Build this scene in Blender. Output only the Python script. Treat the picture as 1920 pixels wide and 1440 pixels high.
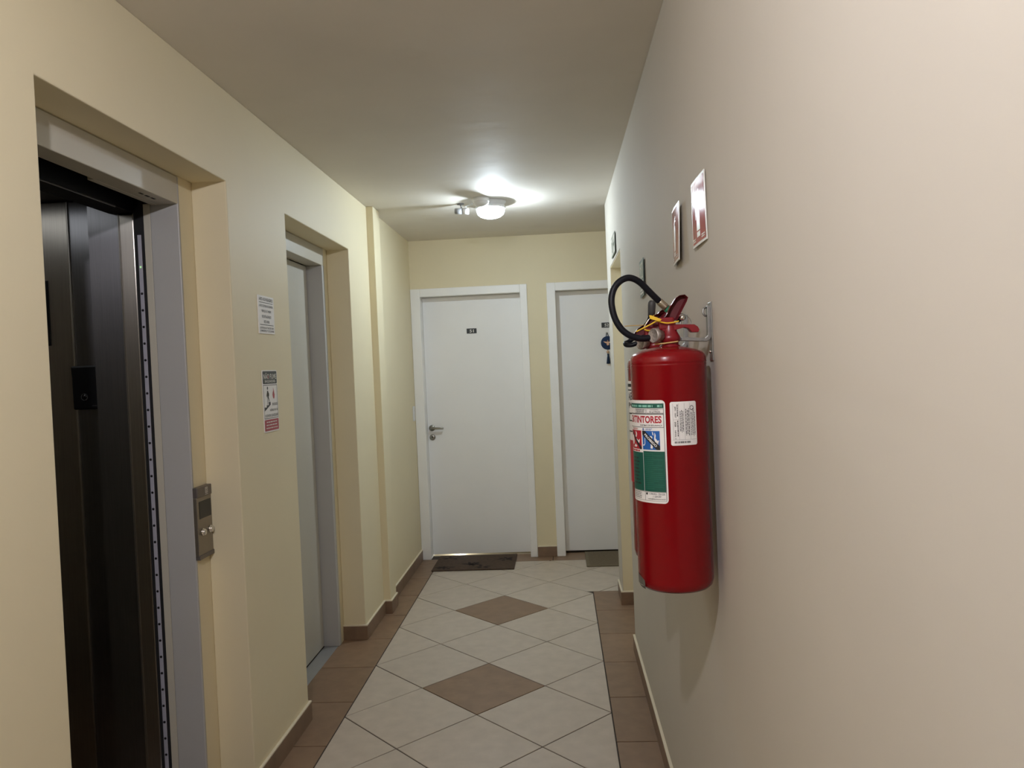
import bpy, bmesh, math, random
from mathutils import Vector, Matrix

random.seed(7)
for o in list(bpy.data.objects):
    bpy.data.objects.remove(o, do_unlink=True)
SC = bpy.context.scene
COL = SC.collection
PI = math.pi

# ------------------------------------------------------------------ camera
CAM = Vector((1.0021, -3.3224, 1.5026))
F_PX = 1450.68
PITCH, YAW, ROLL = -0.0207, -0.0606, -0.0427
FW = Vector((math.sin(YAW)*math.cos(PITCH), math.cos(YAW)*math.cos(PITCH), math.sin(PITCH)))
R0 = Vector((math.cos(YAW), -math.sin(YAW), 0)); U0 = R0.cross(FW)
RT = math.cos(ROLL)*R0 + math.sin(ROLL)*U0
UP = -math.sin(ROLL)*R0 + math.cos(ROLL)*U0
cd = bpy.data.cameras.new('camera'); cam = bpy.data.objects.new('camera', cd); COL.objects.link(cam)
cd.sensor_width = 36; cd.sensor_fit = 'HORIZONTAL'; cd.lens = F_PX/1920*36; cd.clip_start = 0.05
cam.matrix_world = Matrix(((RT.x, UP.x, -FW.x, CAM.x), (RT.y, UP.y, -FW.y, CAM.y), (RT.z, UP.z, -FW.z, CAM.z), (0, 0, 0, 1)))
SC.camera = cam

# ------------------------------------------------------------------ world, exposure
w = bpy.data.worlds.new('world'); SC.world = w; w.use_nodes = True
w.node_tree.nodes['Background'].inputs[0].default_value = (0.5, 0.55, 0.6, 1)
w.node_tree.nodes['Background'].inputs[1].default_value = 0.0
SC.view_settings.view_transform = 'Standard'; SC.view_settings.look = 'None'
SC.view_settings.gamma = 1.0; SC.view_settings.use_curve_mapping = False
SC.view_settings.exposure = 0.0
SC.cycles.max_bounces = 14; SC.cycles.diffuse_bounces = 10; SC.cycles.caustics_reflective = False; SC.cycles.caustics_refractive = False
LAMP_FAR = 1700.0     # bulb of the lamp in view, cool white
LAMP_NEAR = 3350.0    # bulb of the lamp behind the camera
CAR_FILL = 1.1       # unseen glowing panel added in the elevator car's ceiling to brighten its steel
COL_FAR = (0.86, 0.97, 1.06)
COL_NEAR = (1.0, 0.945, 1.0)

def ray(px, py):
    return (RT*(px-960) - UP*(py-720) + FW*F_PX).normalized()
def hit(px, py, axis, val):                # a measured point on a known plane of the place
    v = ray(px, py); return CAM + v*((val-CAM[axis])/v[axis])

# ------------------------------------------------------------------ materials
ANISO_ROT = 0.0
def mat(name, col, rough=0.5, metal=0.0, noise=0.0, nscale=8.0, bump=0.0, bscale=60.0, spec=0.5, rnd=0.0,
        coat=0.0, stretch=None, dirt=None, aniso=0.0):
    m = bpy.data.materials.new(name); m.use_nodes = True
    nt = m.node_tree; N = nt.nodes; L = nt.links; b = N['Principled BSDF']
    c = (col[0], col[1], col[2], 1)
    b.inputs['Base Color'].default_value = c
    b.inputs['Roughness'].default_value = rough; b.inputs['Metallic'].default_value = metal
    b.inputs['Specular IOR Level'].default_value = spec
    b.inputs['Coat Weight'].default_value = coat
    if aniso:
        b.inputs['Anisotropic'].default_value = aniso; b.inputs['Anisotropic Rotation'].default_value = ANISO_ROT
        tg = N.new('ShaderNodeTangent'); tg.direction_type = 'RADIAL'; tg.axis = 'Z'; L.new(tg.outputs[0], b.inputs['Tangent'])
    tc = N.new('ShaderNodeTexCoord'); vec = tc.outputs['Object']
    if stretch:
        mp = N.new('ShaderNodeMapping'); mp.inputs['Scale'].default_value = stretch
        L.new(vec, mp.inputs[0]); vec = mp.outputs[0]
    src = None
    if noise:
        n = N.new('ShaderNodeTexNoise'); n.inputs['Scale'].default_value = nscale; n.inputs['Detail'].default_value = 6
        L.new(vec, n.inputs['Vector'])
        mr = N.new('ShaderNodeMapRange'); mr.inputs[1].default_value = .3; mr.inputs[2].default_value = .7
        mr.inputs[3].default_value = 1-noise; mr.inputs[4].default_value = 1+noise
        L.new(n.outputs['Fac'], mr.inputs[0]); src = mr.outputs[0]
    if rnd:
        oi = N.new('ShaderNodeObjectInfo'); m2 = N.new('ShaderNodeMapRange')
        m2.inputs[3].default_value = 1-rnd; m2.inputs[4].default_value = 1+rnd
        L.new(oi.outputs['Random'], m2.inputs[0])
        if src:
            mm = N.new('ShaderNodeMath'); mm.operation = 'MULTIPLY'; L.new(src, mm.inputs[0]); L.new(m2.outputs[0], mm.inputs[1]); src = mm.outputs[0]
        else: src = m2.outputs[0]
    if src:
        mx = N.new('ShaderNodeVectorMath'); mx.operation = 'SCALE'
        rgb = N.new('ShaderNodeRGB'); rgb.outputs[0].default_value = c
        L.new(rgb.outputs[0], mx.inputs[0]); L.new(src, mx.inputs['Scale']); out = mx.outputs[0]
        if dirt:
            n2 = N.new('ShaderNodeTexNoise'); n2.inputs['Scale'].default_value = dirt[0]; n2.inputs['Detail'].default_value = 8
            L.new(tc.outputs['Object'], n2.inputs['Vector'])
            r2 = N.new('ShaderNodeMapRange'); r2.inputs[1].default_value = dirt[1]; r2.inputs[2].default_value = dirt[1]+.12
            r2.inputs[4].default_value = dirt[2]
            L.new(n2.outputs['Fac'], r2.inputs[0])
            mc = N.new('ShaderNodeMixRGB'); L.new(r2.outputs[0], mc.inputs[0]); L.new(out, mc.inputs[1])
            mc.inputs[2].default_value = (dirt[3][0], dirt[3][1], dirt[3][2], 1); out = mc.outputs[0]
        L.new(out, b.inputs['Base Color'])
    if bump:
        nb = N.new('ShaderNodeTexNoise'); nb.inputs['Scale'].default_value = bscale; nb.inputs['Detail'].default_value = 4
        L.new(vec, nb.inputs['Vector'])
        bp = N.new('ShaderNodeBump'); bp.inputs['Strength'].default_value = bump; bp.inputs['Distance'].default_value = .01
        L.new(nb.outputs['Fac'], bp.inputs['Height']); L.new(bp.outputs[0], b.inputs['Normal'])
    return m
def emit(name, col, s):
    m = bpy.data.materials.new(name); m.use_nodes = True; nt = m.node_tree
    b = nt.nodes['Principled BSDF']; b.inputs['Base Color'].default_value = (1, 1, 1, 1)
    b.inputs['Emission Color'].default_value = (col[0], col[1], col[2], 1); b.inputs['Emission Strength'].default_value = s
    return m

M = {}
M['wall'] = mat('cream_paint', (0.74, 0.665, 0.465), .60, noise=.02, nscale=2, bump=.12, bscale=9)
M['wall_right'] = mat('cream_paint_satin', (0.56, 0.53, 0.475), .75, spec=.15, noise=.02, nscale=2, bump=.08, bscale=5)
M['ceiling'] = mat('ceiling_paint', (0.71, 0.675, 0.61), .7, noise=.03, nscale=3, bump=.35, bscale=3.5, dirt=(1.6, .60, .35, (.50, .44, .32)))
M['tile_light'] = mat('beige_ceramic', (0.50, 0.435, 0.365), .42, noise=.07, nscale=14, rnd=.03, bump=.03, bscale=40)
M['tile_brown'] = mat('brown_ceramic', (0.228, 0.144, 0.088), .42, noise=.13, nscale=14, rnd=.06, bump=.03, bscale=40)
M['base_brown'] = mat('brown_skirting_tile', (0.21, 0.135, 0.085), .42, noise=.12, nscale=16, rnd=.05)
M['grout'] = mat('dark_grout', (0.045, 0.034, 0.027), .9, noise=.1, nscale=30)
M['cap'] = mat('skirting_cap_paint', (0.72, 0.65, 0.50), .6)
M['frame'] = mat('elevator_frame_paint', (0.50, 0.475, 0.40), .42, noise=.02, nscale=4)
M['edoor'] = mat('elevator_door_paint', (0.49, 0.47, 0.41), .40, noise=.02, nscale=3)
M['jamb'] = mat('elevator_jamb_grey', (0.42, 0.42, 0.41), .42, noise=.02, nscale=4)
M['alu'] = mat('aluminium', (0.52, 0.53, 0.54), .42, .85, noise=.06, nscale=20, stretch=(40, 1, 1))
M['door'] = mat('door_white', (0.84, 0.84, 0.835), .45, noise=.015, nscale=3)
M['casing'] = mat('casing_white', (0.86, 0.86, 0.85), .42, noise=.015, nscale=6)
M['steel'] = mat('brushed_steel', (0.40, 0.375, 0.335), .33, 1.0, noise=.08, nscale=6, stretch=(60, 60, .6), aniso=.9)
M['steel_dark'] = mat('dark_brushed_steel', (0.25, 0.25, 0.262), .31, 1.0, noise=.08, nscale=6, stretch=(60, 60, .6), aniso=.9)
M['steel_edge'] = mat('polished_edge', (0.50, 0.48, 0.44), .35, 1.0)
M['black'] = mat('black_plastic', (0.004, 0.004, 0.005), .45, spec=.3)
M['shaft'] = mat('shaft_black', (0.006, 0.006, 0.007), .8)
M['sensor'] = mat('sensor_strip_grey', (0.36, 0.36, 0.42), .5)
M['plate'] = mat('call_plate_steel', (0.30, 0.265, 0.215), .38, .8, noise=.05, nscale=20, stretch=(1, 60, 1))
M['plate_dark'] = mat('call_plate_cap', (0.17, 0.15, 0.135), .42, .5)
M['screen'] = mat('dark_screen', (0.006, 0.007, 0.008), .15)
M['chrome'] = mat('chrome', (0.75, 0.74, 0.72), .18, 1.0)
M['nickel'] = mat('satin_nickel', (0.33, 0.32, 0.28), .32, 1.0)
M['zinc'] = mat('galvanised_steel', (0.30, 0.30, 0.29), .42, .9, noise=.1, nscale=60)
M['red'] = mat('extinguisher_red', (0.20, 0.0015, 0.0045), .26, spec=.3, coat=.08, noise=.03, nscale=10)
M['red_lever'] = mat('lever_red', (0.20, 0.005, 0.011), .33, noise=.05, nscale=30)
M['red_in'] = mat('lever_hollow_shade', (0.10, 0.004, 0.008), .6)  # darker copy of the lever red, shade of the hollow in its colour
M['hose'] = mat('black_rubber', (0.005, 0.006, 0.010), .45, spec=.25)
M['horn'] = mat('grey_rubber', (0.05, 0.05, 0.052), .5)
M['brass'] = mat('dull_ferrule', (0.42, 0.37, 0.28), .38, .9, noise=.12, nscale=80)
M['green_ring'] = mat('green_band', (0.01, 0.16, 0.08), .45)
M['yellow'] = mat('yellow_nylon', (0.75, 0.48, 0.02), .5)
M['tan_tie'] = mat('tan_nylon', (0.55, 0.38, 0.14), .5)
M['gauge'] = mat('gauge_face', (0.38, 0.34, 0.32), .4, .5, noise=.35, nscale=220)
M['chip'] = mat('bare_metal', (0.14, 0.13, 0.115), .6, .2, noise=.2, nscale=90)
M['paper'] = mat('white_label', (0.82, 0.81, 0.80), .5)
M['ink'] = mat('black_ink', (0.015, 0.016, 0.018), .5)
M['ink_grey'] = mat('grey_ink', (0.16, 0.16, 0.165), .5)
M['ink_red'] = mat('red_ink', (0.42, 0.012, 0.03), .5)
M['ink_blue'] = mat('blue_ink', (0.01, 0.11, 0.42), .5)
M['ink_green'] = mat('green_ink', (0.003, 0.085, 0.06), .5)
M['ink_lgreen'] = mat('light_green_ink', (0.015, 0.15, 0.10), .5)
M['ink_pale'] = mat('pale_green_ink', (0.25, 0.55, 0.45), .5)
M['sign_white'] = mat('sign_white', (0.72, 0.71, 0.66), .3, spec=.3)
M['sign_red'] = mat('sign_red_gloss', (0.44, 0.05, 0.085), .09, spec=.3)
M['sign_red_m'] = mat('notice_red', (0.36, 0.03, 0.05), .4)
M['sign_black'] = mat('sign_black', (0.022, 0.026, 0.028), .4)
M['sign_green'] = mat('exit_green', (0.055, 0.10, 0.075), .4)
M['sign_green2'] = mat('exit_green_panel', (0.26, 0.34, 0.27), .4)
M['white_pl'] = mat('white_plastic', (0.74, 0.75, 0.76), .4)
M['grey_pl'] = mat('grey_plastic', (0.20, 0.20, 0.20), .45)
M['navy'] = mat('navy_felt', (0.008, 0.028, 0.085), .8, noise=.15, nscale=200)
M['navy_thread'] = mat('navy_thread', (0.006, 0.020, 0.055), .9, noise=.2, nscale=300)
M['wood'] = mat('pale_wood_bead', (0.55, 0.36, 0.24), .5)
M['gold'] = mat('rose_gold_metal', (0.60, 0.40, 0.27), .35, .8)
M['mat_brown'] = mat('brown_mat_fibre', (0.072, 0.044, 0.028), .95, noise=.35, nscale=120, stretch=(.35, 1, 1), bump=.5, bscale=250)
M['mat_print'] = mat('dark_leaf_print', (0.018, 0.009, 0.008), .95)
M['mat_green'] = mat('grey_mat_fibre', (0.150, 0.118, 0.074), .95, noise=.25, nscale=160, bump=.5, bscale=250)
M['mat_edge'] = mat('grey_mat_border', (0.17, 0.14, 0.09), .95, noise=.15, nscale=160)
M['led'] = emit('green_led', (.2, 1, .1), .6)
M['car_fill'] = emit('car_fill_glow', (.95, .98, 1), CAR_FILL)
M['bulb_far'] = emit('cool_bulb', COL_FAR, LAMP_FAR)
M['bulb_near'] = emit('warm_bulb', COL_NEAR, LAMP_NEAR)
def glass_bowl():
    m = bpy.data.materials.new('ribbed_glass'); m.use_nodes = True; nt = m.node_tree; N = nt.nodes; L = nt.links
    N.remove(N['Principled BSDF']); o = N['Material Output']
    tr = N.new('ShaderNodeBsdfTransparent'); tr.inputs[0].default_value = (.97, .99, 1, 1)
    tl = N.new('ShaderNodeBsdfTranslucent'); tl.inputs[0].default_value = (.85, .95, .97, 1)
    gl = N.new('ShaderNodeBsdfGlossy'); gl.inputs['Roughness'].default_value = .12
    a = N.new('ShaderNodeMixShader'); a.inputs[0].default_value = .10; L.new(tr.outputs[0], a.inputs[1]); L.new(tl.outputs[0], a.inputs[2])
    b = N.new('ShaderNodeMixShader'); b.inputs[0].default_value = .05; L.new(a.outputs[0], b.inputs[1]); L.new(gl.outputs[0], b.inputs[2])
    L.new(b.outputs[0], o.inputs[0]); return m
M['bowl'] = glass_bowl()

# ------------------------------------------------------------------ mesh helpers
class MB:
    def __init__(s): s.v = []; s.f = []; s.sm = []
    def add(s, vs, fs, smooth=False):
        n = len(s.v); s.v += [Vector(v) for v in vs]
        for f in fs: s.f.append([i+n for i in f]); s.sm.append(smooth)
        return s
    def box(s, x0, x1, y0, y1, z0, z1):
        vs = [(x, y, z) for x in (x0, x1) for y in (y0, y1) for z in (z0, z1)]
        return s.add(vs, [(0, 1, 3, 2), (4, 6, 7, 5), (0, 4, 5, 1), (2, 3, 7, 6), (0, 2, 6, 4), (1, 5, 7, 3)])
    def prism(s, poly, axis, a, b, smooth=False):    # poly in the two other axes (in xyz order), extruded from a to b
        def pt(p, t):
            if axis == 0: return (t, p[0], p[1])
            if axis == 1: return (p[0], t, p[1])
            return (p[0], p[1], t)
        n = len(poly); vs = [pt(p, a) for p in poly]+[pt(p, b) for p in poly]
        s.add(vs, [tuple(range(n))[::-1], tuple(range(n, 2*n))])
        m = len(s.v)-2*n
        for i in range(n):
            j = (i+1) % n; s.f.append([m+i, m+j, m+n+j, m+n+i]); s.sm.append(smooth)
        return s
    def lathe(s, prof, o, axis=(0, 0, 1), seg=32, rib=0.0, ribn=0):   # prof: list of (r, h) along axis from o
        ax = Vector(axis).normalized(); t = Vector((1, 0, 0)) if abs(ax.x) < .9 else Vector((0, 1, 0))
        a = ax.cross(t).normalized(); b = ax.cross(a); o = Vector(o); n0 = len(s.v); rows = []
        for r, h in prof:
            if r < 1e-6: s.v.append(o+ax*h); rows.append([len(s.v)-1])
            else:
                row = []
                for k in range(seg):
                    an = 2*PI*k/seg; rr = r*(1+rib*math.cos(ribn*an)); s.v.append(o+ax*h+(a*math.cos(an)+b*math.sin(an))*rr); row.append(len(s.v)-1)
                rows.append(row)
        for p, q in zip(rows, rows[1:]):
            for k in range(seg):
                j = (k+1) % seg
                if len(p) == 1 and len(q) == 1: continue
                if len(p) == 1: s.f.append([p[0], q[j], q[k]])
                elif len(q) == 1: s.f.append([p[k], p[j], q[0]])
                else: s.f.append([p[k], p[j], q[j], q[k]])
                s.sm.append(True)
        return s
    def tube(s, pts, r, seg=12, smooth_n=0, flat=1.0):
        pts = [Vector(p) for p in pts]
        for _ in range(1 if smooth_n else 0):
            out = []
            P = [pts[0]*2-pts[1]]+pts+[pts[-1]*2-pts[-2]]
            for i in range(1, len(P)-2):
                for k in range(smooth_n):
                    t = k/smooth_n; p0, p1, p2, p3 = P[i-1], P[i], P[i+1], P[i+2]
                    out.append(.5*((2*p1)+(p2-p0)*t+(2*p0-5*p1+4*p2-p3)*t*t+(3*p1-p0-3*p2+p3)*t**3))
            pts = out+[pts[-1]]
        rs = r if isinstance(r, (list, tuple)) else None
        n0 = len(s.v); T = (pts[1]-pts[0]).normalized(); u = T.cross(Vector((0, 0, 1)))
        if u.length < .01: u = T.cross(Vector((0, 1, 0)))
        u.normalize()
        for i, p in enumerate(pts):
            t = (pts[min(i+1, len(pts)-1)]-pts[max(i-1, 0)]).normalized()
            u = (u-t*u.dot(t)).normalized(); vv = t.cross(u)
            rr = rs[0]+(rs[1]-rs[0])*i/(len(pts)-1) if rs else r
            for k in range(seg):
                a = 2*PI*k/seg; s.v.append(p+(u*math.cos(a)*flat+vv*math.sin(a))*rr)
        for i in range(len(pts)-1):
            for k in range(seg):
                j = (k+1) % seg; s.f.append([n0+i*seg+k, n0+i*seg+j, n0+(i+1)*seg+j, n0+(i+1)*seg+k]); s.sm.append(True)
        s.f.append([n0+k for k in range(seg)][::-1]); s.sm.append(False)
        e = n0+(len(pts)-1)*seg; s.f.append([e+k for k in range(seg)]); s.sm.append(False)
        return s
    def build(s, name, m, parent=None, bevel=0.0, seg=2, angle=40):
        org = wpos(parent) if parent else Vector((0, 0, 0))
        me = bpy.data.meshes.new(name); me.from_pydata([v-org for v in s.v], [], s.f)
        bm = bmesh.new(); bm.from_mesh(me); bmesh.ops.recalc_face_normals(bm, faces=bm.faces[:])
        if bevel:
            ed = [e for e in bm.edges if len(e.link_faces) == 2 and e.calc_face_angle(0) > math.radians(angle)]
            bmesh.ops.bevel(bm, geom=ed, offset=bevel, segments=seg, affect='EDGES', clamp_overlap=True, profile=.5)
        bm.to_mesh(me); bm.free()
        if not bevel:
            for p, sm in zip(me.polygons, s.sm): p.use_smooth = sm
        me.materials.append(m if not isinstance(m, str) else M[m])
        o = bpy.data.objects.new(name, me); COL.objects.link(o)
        if parent: o.parent = parent
        return o
def wpos(o):
    p = Vector(o.location)
    while o.parent: o = o.parent; p += Vector(o.location)
    return p
def empty(name, loc, label=None, cat=None, group=None, kind=None):
    o = bpy.data.objects.new(name, None); COL.objects.link(o); o.location = loc; o.empty_display_size = .05
    return tag(o, label, cat, group, kind)
def tag(o, label=None, cat=None, group=None, kind=None):
    for k, v in (('label', label), ('category', cat), ('group', group), ('kind', kind)):
        if v: o[k] = v
    return o
def copy_tree(o, parent=None):
    c = o.copy(); COL.objects.link(c)
    if parent: c.parent = parent
    for ch in list(o.children): copy_tree(ch, c)
    return c
def box(name, m, b, parent=None, bevel=0.0): return MB().box(*b).build(name, m, parent, bevel)

# flat print: everything is collected as 2-D shapes (u, v in metres) and laid on a surface by a mapping
def text2d(s, u0, u1, v0, v1, bold=0.0, keep=False):
    cu = bpy.data.curves.new('t', 'FONT'); cu.body = s; cu.resolution_u = 3; cu.offset = bold
    o = bpy.data.objects.new('t', cu); COL.objects.link(o)
    dg = bpy.context.evaluated_depsgraph_get(); me = bpy.data.meshes.new_from_object(o.evaluated_get(dg))
    vs = [(v.co.x, v.co.y) for v in me.vertices]; fs = [tuple(p.vertices) for p in me.polygons]
    bpy.data.objects.remove(o); bpy.data.curves.remove(cu); bpy.data.meshes.remove(me)
    xs = [v[0] for v in vs]; ys = [v[1] for v in vs]
    ax, bx, ay, by = min(xs), max(xs), min(ys), max(ys)
    su = (u1-u0)/(bx-ax); sv = (v1-v0)/(by-ay)
    if keep: su = min(su, sv); u0 = (u0+u1)/2-su*(bx-ax)/2
    return [(u0+(x-ax)*su, v0+(y-ay)*sv) for x, y in vs], fs
def rect2d(u0, u1, v0, v1): return [(u0, v0), (u1, v0), (u1, v1), (u0, v1)], [(0, 1, 2, 3)]
def poly2d(p): return list(p), [tuple(range(len(p)))]
def frame2d(u0, u1, v0, v1, t):
    r = [rect2d(u0, u1, v0, v0+t), rect2d(u0, u1, v1-t, v1), rect2d(u0, u0+t, v0, v1), rect2d(u1-t, u1, v0, v1)]
    return merge(*r)
def circ2d(u, v, r, n=20, ry=None): return poly2d([(u+r*math.cos(2*PI*k/n), v+(ry or r)*math.sin(2*PI*k/n)) for k in range(n)])
def ring2d(u, v, r, t, n=20):
    vs = []; fs = []
    for k in range(n):
        a = 2*PI*k/n; vs += [(u+r*math.cos(a), v+r*math.sin(a)), (u+(r-t)*math.cos(a), v+(r-t)*math.sin(a))]
    for k in range(n): j = (k+1) % n; fs.append((2*k, 2*j, 2*j+1, 2*k+1))
    return vs, fs
def round2d(u0, u1, v0, v1, r, n=5):
    p = []
    for cx, cy, a in ((u1-r, v1-r, 0), (u0+r, v1-r, 90), (u0+r, v0+r, 180), (u1-r, v0+r, 270)):
        for k in range(n+1):
            t = math.radians(a+90*k/n); p.append((cx+r*math.cos(t), cy+r*math.sin(t)))
    return poly2d(p)
def merge(*sh):
    V = []; F = []
    for v, f in sh: F += [tuple(i+len(V) for i in q) for q in f]; V += v
    return V, F
def dashes(u0, u1, v0, v1, rows, fill=.55, centre=False):     # rows of print too small to read
    sh = []; h = (v1-v0)/rows
    for r in range(rows):
        v = v1-(r+.5)*h; length = (u1-u0)*random.uniform(.75, 1.0); u = u0+((u1-u0)-length)/2 if centre else u0; e = u+length
        while u < e-.0004:
            wd = min(random.uniform(.6, 2.2)*h, e-u); sh.append(rect2d(u, u+wd, v-h*fill/2, v+h*fill/2)); u += wd+h*.35
    return merge(*sh)
def lay(name, m, sh, mp, off, parent, thick=0.0003, maxlen=None):
    vs, fs = sh
    bm = bmesh.new(); bv = [bm.verts.new((p[0], p[1], 0)) for p in vs]
    for f in fs:
        try: bm.faces.new([bv[i] for i in f])
        except ValueError: pass
    if maxlen:                                   # cut along u so that print follows a curved face
        us = [p[0] for p in vs]; u = min(us)+maxlen
        while u < max(us):
            bmesh.ops.bisect_plane(bm, geom=bm.verts[:]+bm.edges[:]+bm.faces[:], plane_co=(u, 0, 0), plane_no=(1, 0, 0)); u += maxlen
    bmesh.ops.recalc_face_normals(bm, faces=bm.faces[:])
    flip = [f for f in bm.faces if f.normal.z < 0]
    if flip: bmesh.ops.reverse_faces(bm, faces=flip)
    org = wpos(parent) if parent else Vector((0, 0, 0))
    for v in bm.verts: v.co = Vector(mp(v.co.x, v.co.y, off))-org
    me = bpy.data.meshes.new(name); bm.to_mesh(me); bm.free(); me.materials.append(M[m])
    o = bpy.data.objects.new(name, me); COL.objects.link(o)
    if parent: o.parent = parent
    return o

# ------------------------------------------------------------------ main measures (metres)
XL, XR, YE, H = -0.147, 1.345, 2.78, 2.54
D = 0.5855                       # diagonal of a floor tile
XF = -0.275                      # plane of the elevator frames
E1a, E1b, E2a, E2b, EZ = -1.632, -0.628, -0.034, 0.977, 2.208
YB = -5.5                        # far end behind the camera

# ------------------------------------------------------------------ walls and ceiling
prof = [(YB, 0), (YB, H), (1.52, H), (1.52, 0), (E2b, 0), (E2b, EZ), (E2a, EZ), (E2a, 0), (E1b, 0), (E1b, EZ), (E1a, EZ), (E1a, 0)]
wl = MB().prism(prof, 0, XF, XL).build('wall_left', 'wall', None, .004)
tag(wl, 'cream painted left wall with two elevator recesses', kind='structure')
MB().box(XF, XL, 1.52, YE+.15, 0, H).build('wall_section', 'wall', wl)
MB().box(XL-.02, -.104, 1.435, 1.60, 0, H).build('pilaster', 'wall', wl, .003)
MB().box(-.50, XF, YB, E1a-.0, 0, H).box(-.40, XF, E1b, E2a, 0, H).box(-.40, XF, E2b, YE+.15, 0, H).build('wall_backing', 'wall', wl)
MB().box(-.36, XF, E1b-.097, E1b, 0, EZ).build('plaster_strip', 'wall', wl)
MB().box(-.36, XF, E2b-.062, E2b, 0, EZ).build('plaster_strip', 'wall', wl)
MB().box(-.36, XF, E1a, E2b, EZ, H).build('lintel', 'wall', wl)
MB().box(-.36, XF, E1a, E1a+.09, 0, EZ).box(-.36, XF, E2a, E2a+.09, 0, EZ).build('plaster_strip', 'wall', wl)

D1a, D1b, D2a, D2b, DZ = -.073, .727, .999, 1.799, 2.098      # apartment door leaves
prof = [(-.30, 0), (-.30, H), (2.2, H), (2.2, 0), (D2b+.04, 0), (D2b+.04, DZ+.04), (D2a-.04, DZ+.04), (D2a-.04, 0), (D1b+.03, 0), (D1b+.03, DZ+.04), (D1a-.03, DZ+.04), (D1a-.03, 0)]
we = MB().prism(prof, 1, YE, YE+.15).build('wall_end', 'wall')
tag(we, 'cream end wall with two white apartment doors', kind='structure')

O3a, O3b, OZ = .72, 1.50, 2.095
prof = [(YB, 0), (YB, H), (1.76, H), (1.76, 0), (O3b, 0), (O3b, OZ), (O3a, OZ), (O3a, 0)]
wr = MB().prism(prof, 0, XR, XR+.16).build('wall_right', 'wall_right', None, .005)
tag(wr, 'pale cream right wall carrying the signs and fire extinguishers', kind='structure')
MB().box(XR+.16, 2.2, 1.60, 1.76, 0, H).build('wall_return', 'wall_right', wr)
wa = MB().box(2.05, 2.2, 1.76, YE+.15, 0, H).build('wall_alcove', 'wall'); tag(wa, kind='structure')
wb = MB().box(-.5, 1.6, YB-.15, YB, 0, H).build('wall_back', 'wall'); tag(wb, kind='structure')
ce = MB().box(-2.2, 2.2, YB-.15, YE+.6, H, H+.12).build('ceiling', 'ceiling'); tag(ce, 'off-white plaster ceiling with faint yellow stains', kind='structure')
# dark rooms behind the apartment doors
MB().box(-.5, 2.3, YE+.58, YE+.62, 0, H).build('wall_rear', 'wall', we)

for b_ in ((XR+.004, XR+.16, O3b-.003, O3b, 0, OZ), (XR+.004, XR+.16, O3a, O3a+.003, 0, OZ), (XR+.004, XR+.16, O3a, O3b, OZ-.003, OZ)):
    box('reveal', 'wall', b_, wr)

# ------------------------------------------------------------------ floor: tiles proud of a grout bed
fl = MB().box(-2.2, 2.2, YB-.15, YE+.6, -.12, -.0032).build('floor', 'grout'); tag(fl, 'tiled floor of beige diamonds with brown border', kind='structure')
def clip(poly, ax, val, keep_less):
    out = []
    for i, p in enumerate(poly):
        q = poly[(i+1) % len(poly)]; a = (p[ax]-val)*(1 if keep_less else -1); b = (q[ax]-val)*(1 if keep_less else -1)
        if a <= 0: out.append(p)
        if (a < 0 < b) or (b < 0 < a):
            t = a/(a-b); out.append((p[0]+(q[0]-p[0])*t, p[1]+(q[1]-p[1])*t))
    return out
def inset(poly, d):
    n = len(poly); out = []
    ar = sum(poly[i][0]*poly[(i+1) % n][1]-poly[(i+1) % n][0]*poly[i][1] for i in range(n))
    sg = 1 if ar > 0 else -1
    for i in range(n):
        p0, p1, p2 = Vector(poly[i-1]), Vector(poly[i]), Vector(poly[(i+1) % n])
        e1 = (p1-p0).normalized(); e2 = (p2-p1).normalized()
        n1 = Vector((-e1.y, e1.x))*sg; n2 = Vector((-e2.y, e2.x))*sg
        k = 1+n1.dot(n2)
        if k < .15: return None
        q = p1+(n1+n2)*(d/k); out.append((q.x, q.y))
    return out
def dedupe(poly):
    out = []
    for p in poly:
        if not out or (Vector(p)-Vector(out[-1])).length > .004: out.append(p)
    if len(out) > 2 and (Vector(out[0])-Vector(out[-1])).length < .004: out.pop()
    return out
def tile(poly, m, parent=None, joint=.0027, name='tile'):
    poly = dedupe(poly)
    if len(poly) < 3: return
    a = inset(poly, joint)
    if not a: return
    b = inset(a, .0012)
    if not b: return
    dz = random.uniform(-.0003, .0003); n = len(a); mb = MB()
    mb.add([(p[0], p[1], -.008) for p in a]+[(p[0], p[1], -.001+dz) for p in a]+[(p[0], p[1], dz) for p in b],
           [tuple(range(2*n, 3*n))]+[(i, (i+1) % n, n+(i+1) % n, n+i) for i in range(n)]+[(n+i, n+(i+1) % n, 2*n+(i+1) % n, 2*n+i) for i in range(n)])
    mb.build(name, m, parent or fl)
XB = 2*D; YN = 1.80; YT = 2.645
for i in range(0, 8):
    for j in range(-12, 11):
        if (i+j) % 2 == 0: continue
        cx, cy = i*D/2, j*D/2
        p = [(cx+D/2, cy), (cx, cy+D/2), (cx-D/2, cy), (cx, cy-D/2)]
        p = clip(p, 0, 0, False); p = clip(p, 1, YT, True)
        if i < 4 or (i == 4 and cy < YN): p = clip(p, 0, XB, True)
        else:
            if cy+D/2 < YN: continue
            p = clip(p, 1, YN, False)
        p = clip(p, 0, 2.05, True)
        if len(p) < 3: continue
        ar = abs(sum(p[k][0]*p[(k+1) % len(p)][1]-p[(k+1) % len(p)][0]*p[k][1] for k in range(len(p))))/2
        if ar < .002: continue
        tile(p, 'tile_brown' if (i == 2 and j % 4 == 1 and j < 8) else 'tile_light')
def rc(x0, x1, y0, y1): return [(x0, y0), (x1, y0), (x1, y1), (x0, y1)]
PT = .4146
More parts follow.
